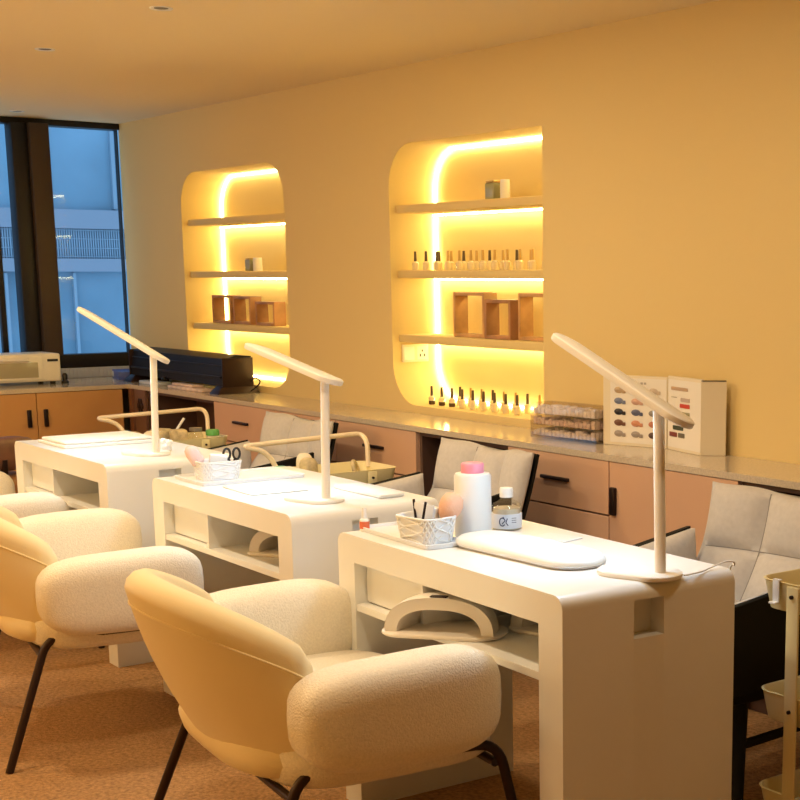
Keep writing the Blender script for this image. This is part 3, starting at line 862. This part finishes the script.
o = b.build('tissue_pack', M_white); o.location = (bx - .025, by + .010, zk + .006); o.rotation_euler = (0, .12, .5); tag(o, 'white folded tissues standing in the near basket', 'tissue')
# big bottle
t = thing('pump_bottle', 'tall white bottle with a pink cap on the nearest desk', 'bottle', (-3.194, 2.188, ZD))
b = B(); b.lathe([(0, 0), (.046, 0), (.050, .004), (.050, .166), (.046, .173), (.034, .175), (0, .175)], n=36); b.build('body', M_milk, t)
b = B(); b.lathe([(0, .1752), (.031, .1752), (.031, .197), (.028, .201), (0, .203)], n=32); b.build('cap', M_pink, t)
# clear bottle
t = thing('cleanser_bottle', 'clear bottle with white cap and printed label behind the arm cushion', 'bottle', (-3.237, 2.330, ZD))
b = B(); b.lathe([(0, .001), (.040, .001), (.042, .006), (.042, .062), (.038, .072), (.020, .082), (.016, .09), (0, .09)], n=32); b.build('body', M_liquid, t)
b = B(); b.lathe([(0, .003), (.038, .003), (.038, .060), (0, .060)], n=32); b.build('liquid', mat('pale_liquid', (.80, .74, .62), .1, alpha=.75), t)
b = B(); b.lathe([(.0425, .006), (.0428, .007), (.0428, .045), (.0425, .046)], n=32); lb = b.build('label_band', M_labelw, t)
b = B()
fa = math.atan2(-2.335, 3.225)
def on_label(u, z): a = fa + u / .0428; return (.0436 * math.cos(a), .0436 * math.sin(a), z)
b.tube([on_label(-.012 + .008 * math.cos(q) , .026 + .011 * math.sin(q)) for q in [PI * .3 + i * PI * 1.5 / 14 for i in range(15)]], .0016, n=5)
b.tube([on_label(-.010, .040), on_label(-.004, .030), on_label(-.013, .020)], .0016, n=5)
b.tube([on_label(.002, .036), on_label(-.002, .024), on_label(.004, .016)], .0014, n=5)
for z in (.036, .030, .024): b.tube([on_label(.014, z), on_label(.028, z)], .0007, n=4)
b.build('mark', M_ink, lb)
b = B(); b.lathe([(0, .090), (.019, .090), (.019, .113), (.017, .116), (0, .116)], n=24); b.build('cap', M_white, t)
# small polish with an orange label
t = thing('nail_glue_bottle', 'tiny white bottle with an orange label at the desk corner', 'bottle', (-3.455, 2.005, ZD))
b = B(); b.lathe([(0, 0), (.0125, 0), (.0135, .003), (.0135, .032), (.007, .038), (0, .038)], n=20); b.build('body', M_white, t)
b = B(); b.lathe([(.0137, .008), (.0139, .009), (.0139, .027), (.0137, .028)], n=20); b.build('label_band', M_orange, t)
b = B(); b.lathe([(0, .038), (.008, .038), (.006, .066), (0, .067)], n=16); b.build('cap', M_white, t)
# arm cushion
t = thing('arm_cushion', 'long white rounded arm rest cushion on the nearest desk', 'cushion', (-2.895, 2.150, ZD), math.radians(2))
b = B(); b.loft([[(x * k, y * (1 - (1 - k) * 1.8), z) for x, y in rrect(0, 0, .252, .085, .083, 10)] for k, z in ((.97, .005), (1.0, .009), (1.0, .014), (.985, .020), (.95, .026), (.89, .030), (.75, .033))])
b.build('pad', M_cushion, t, angle=80)
b = B(); b.loft([[(x * k, y * k, z) for x, y in rrect(0, 0, .248, .08, .078, 10)] for k, z in ((.98, 0), (1, .003), (1, .0065))]); b.build('base', M_metal, t)
# small flat mat behind
b = B(); b.box(-.06, .06, -.04, .04, 0, .004, .002, 1); o = b.build('phone_rest', M_tray); o.location = (-3.03, 2.345, zt); o.rotation_euler = (0, 0, .2); tag(o, 'small white slab lying behind the arm cushion', 'slab')
# lamp cable
b = B(); b.tube(catmull([(-2.435, 2.262, ZD + .005), (-2.45, 2.33, ZD + .003), (-2.462, 2.38, ZD + .007), (-2.46, 2.425, ZD + .014), (-2.455, 2.446, ZD + .004), (-2.49, 2.456, ZD - .05), (-2.54, 2.456, .3)], 6), .0022, n=6)
tag(b.build('power_cable', M_white), 'thin white lamp cable crossing the corner of the nearest desk', 'cable')

# UV nail lamps
def uv(loc, rz, label):
    t = thing('nail_lamp', label, 'nail lamp', loc, rz, 'white arched nail lamps on the desk shelves')
    b = B()
    o = rrect(0, -.0, .158, .085, .07, 8)
    b.loft([[(x * k, y * k + .012 * math.cos(x * 12) , z) for x, y in o] for k, z in ((.97, 0), (1, .003), (1, .007), (.97, .010))]); b.build('base_plate', M_oven, t)
    def arch(y, w, h, n=24): return [(w * math.copysign(abs(math.cos(PI * i / n)) ** .8, math.cos(PI * i / n)), y, .010 + h * math.sin(PI * i / n) ** .85) for i in range(n + 1)]
    outer = [arch(-.058 + .004, .140, .088), arch(-.055, .142, .090), arch(-.02, .140, .093), arch(.02, .134, .090), arch(.055, .12, .078), arch(.075, .10, .058), arch(.083, .07, .03)]
    inner = [arch(.07, .075, .035), arch(.04, .088, .05), arch(.0, .098, .058), arch(-.04, .106, .060), arch(-.054, .110, .060)]
    R = [[Vector(p) for p in r] for r in (inner + outer)]
    b = B(); b.loft(R, closed=False, cap=False)
    md = b.build('hood', M_oven, t, angle=50)
    b = B(); b.box(-.022, .022, -.052, -.034, .1005, .104, .001, 1); b.build('display', M_handle, t)
    return t
UV = uv((-2.985, 1.955, .5875), math.radians(38), 'white arched nail lamp hanging over the shelf edge of the nearest desk')
dup(UV, (-2.79, 2.20, .5875), math.radians(22), 'white nail lamp pushed back on the shelf of the nearest desk')
dup(UV, (-4.17, 2.17, .5875), math.radians(38), 'white nail lamp on the shelf of the middle desk')

# ------------------------------------------------------------------ middle desk things
tray((-4.66, 2.215, zt), .125, .19, math.radians(-1), 'white tray under the basket with the scissors', 'white desk trays')
bx, by = -4.665, 2.135
basket((bx, by, zk), .058, .072, .062, 0, 'white woven basket with black scissors on the middle desk', 'white woven baskets')
puff((bx - .012, by - .025, zk + .006), .024, M_puff2, 'fluffy blush brush leaning out of the far basket', (-.3, -.55))
t = thing('scissors', 'black handled scissors in the basket on the middle desk', 'scissors', (bx + .02, by + .046, zk - .004))
for s in (-1, 1):
    b = B(); cc = Vector((.0, s * .016, .088))
    b.tube([cc + Vector((.004 * s, .0125 * math.cos(q), .019 * math.sin(q))) for q in [2 * PI * i / 20 for i in range(20)]], .0042, n=8, loop=True)
    b.tube([(.002 * s, s * .010, .07), (0, 0, .045)], .004, n=8)
    b.build('finger_loop', M_bscis, t)
b = B(); b.tube([(0, 0, .045), (0, .004, 0)], [.004, .001], n=6); b.build('blade', M_metal, t)
b = B(); b.box(-.03, .03, -.01, .01, 0, .085, .006); b.box(-.03, .025, .01, .02, .0, .078, .004); o = b.build('tissue_pack', M_white); o.location = (bx - .005, by - .002, zk + .006); o.rotation_euler = (.3, .12, 1.2); tag(o, 'white folded tissues in the basket on the middle desk', 'tissue')
b = B(); b.box(-.12, .12, -.10, .10, 0, .006, .003, 1); o = b.build('work_mat', M_skin); o.location = (-4.36, 2.16, zt); o.rotation_euler = (0, 0, -.05); tag(o, 'flat cream mat left of the middle lamp', 'mat')
b = B(); b.box(-.15, .15, -.045, .045, 0, .012, .005, 2); o = b.build('hand_rest', M_cushion); o.location = (-4.08, 2.385, zt); o.rotation_euler = (0, 0, 0.0); tag(o, 'flat white hand rest behind the middle lamp', 'hand rest')

# ------------------------------------------------------------------ farthest desk things
t = thing('hand_pad', 'flat cream hand pad on the farthest desk', 'hand pad', (-6.06, 2.245, zt), 0)
b = B(); b.box(-.16, .16, -.20, .19, 0, .012, .004); b.build('lower_pad', M_skin, t)
b = B(); b.box(-.14, .14, -.19, .185, .012, .026, .008, 3); b.build('upper_pad', M_skin, t)
t = thing('cloth_knot', 'white knotted cloth at the foot of the farthest lamp', 'cloth', (-5.56, 2.335, zt))
b = B(); b.sell((0, 0, .016), (.022, .02, .016), .8, .8, nu=16, nv=10); b.build('knot', M_white, t)
for s in (-1, 1):
    b = B(); b.sell((s * .026, .0, .034), (.022, .012, .014), .9, .9, nu=14, nv=8, fn=lambda p, s=s: (p.x, p.y, p.z + .4 * abs(p.x))); b.build('loop', M_white, t)

# ------------------------------------------------------------------ brown leather chair at the far left
t = thing('leather_chair', 'brown leather chair at the left edge behind the farthest desk', 'chair', (-7.55, 2.10, 0), math.radians(-60))
b = B(); b.sell((0, 0, .43), (.27, .27, .075), .5, .4, nu=30, nv=12); b.build('seat', mat('tan_leather', (.34, .16, .06), .42, vary=(14, .15)), t, angle=180)
b = B(); b.sell((0, .22, .60), (.26, .06, .085), .6, .5, nu=30, nv=12); b.build('backrest', M_brownlea, t, angle=180)
b = B(); b.lathe([(0, 0), (.22, .0), (.22, .015), (.03, .03), (.03, .37), (0, .37)], n=24); b.build('pedestal', M_leg, t)
b = B(); b.tube([(0, .2, .38), (0, .27, .45), (0, .27, .58)], .02, n=10); b.build('back_support', M_leg, t)

# floor cable under the nearest desk
b = B(); b.tube(catmull([(-3.05, 2.02, .004), (-2.98, 2.07, .004), (-2.88, 2.12, .004), (-2.75, 2.12, .004), (-2.62, 2.06, .004), (-2.5, 1.9, .004)], 8), .004, n=6)
tag(b.build('floor_cable', M_white), 'white cable curving over the carpet under the nearest desk', 'cable')

# ------------------------------------------------------------------ light
def light(kind, name, loc, e, col, size=.1, rot=(0, 0, 0), spread=None):
    l = bpy.data.lights.new(name, kind); l.energy = e; l.color = col
    if kind == 'AREA':
        l.shape = 'DISK'; l.size = size
        if spread: l.spread = spread
    else: l.shadow_soft_size = size
    o = bpy.data.objects.new(name, l); COL.objects.link(o); o.location = loc; o.rotation_euler = rot
    return o
WARM = (1.0, .66, .27)
for i, (x, y, z, e) in enumerate(((-3.2, -1.0, 2.0, 38), (-6.2, -.7, 1.9, 80), (-8.0, .6, 1.9, 14))):
    light('POINT', 'warm_fill', (x, y, z), e, WARM, .15)  # bare lights added out of view to brighten ceiling and walls
for i, (x, y, e) in enumerate(((-2.9, 1.3, 16), (-4.5, 1.3, 16), (-6.1, 1.3, 16), (-1.9, 2.2, 5.5), (-3.3, 2.5, 6.5), (-4.9, 2.5, 8))):
    light('AREA', 'downlight', (x, y, ZC - .02), e, (1.0, .80, .52), .14)  # overhead row without fixtures, partly added to brighten lamp head, wall and work chairs
w = bpy.data.worlds.new('world'); sc.world = w; w.use_nodes = True
bg = w.node_tree.nodes['Background']; bg.inputs[0].default_value = (.27, .47, .68, 1); bg.inputs[1].default_value = 2.0

# ------------------------------------------------------------------ camera
cam = bpy.data.cameras.new('camera'); co = bpy.data.objects.new('camera', cam); COL.objects.link(co)
R = ((.636, .141, -.759), (.772, -.116, .625), (0, -.983, -.183))
dL = Vector((-1215, -270, 1450)).normalized()
dD = Vector((0, 1450 ** 2 / 270, 1450)).normalized()
dR = dD.cross(dL)
if dR.z < 0: dR = -dR
rows = (-dL, dR, -dD)
mw = Matrix.Identity(4)
for i in range(3):
    mw[i][0] = rows[i][0]; mw[i][1] = -rows[i][1]; mw[i][2] = -rows[i][2]
mw[0][3], mw[1][3], mw[2][3] = 0, 0, 1.472
co.matrix_world = mw
cam.sensor_fit = 'HORIZONTAL'; cam.sensor_width = 36; cam.lens = 1450 * 36 / 800
cam.shift_x = -200 / 800; cam.shift_y = 145 / 800
cam.clip_start = .05; cam.clip_end = 200
sc.camera = co
sc.view_settings.view_transform = 'Standard'; sc.view_settings.look = 'None'
sc.view_settings.gamma = 1; sc.view_settings.exposure = 0
try: sc.view_settings.use_curve_mapping = False
except Exception: pass
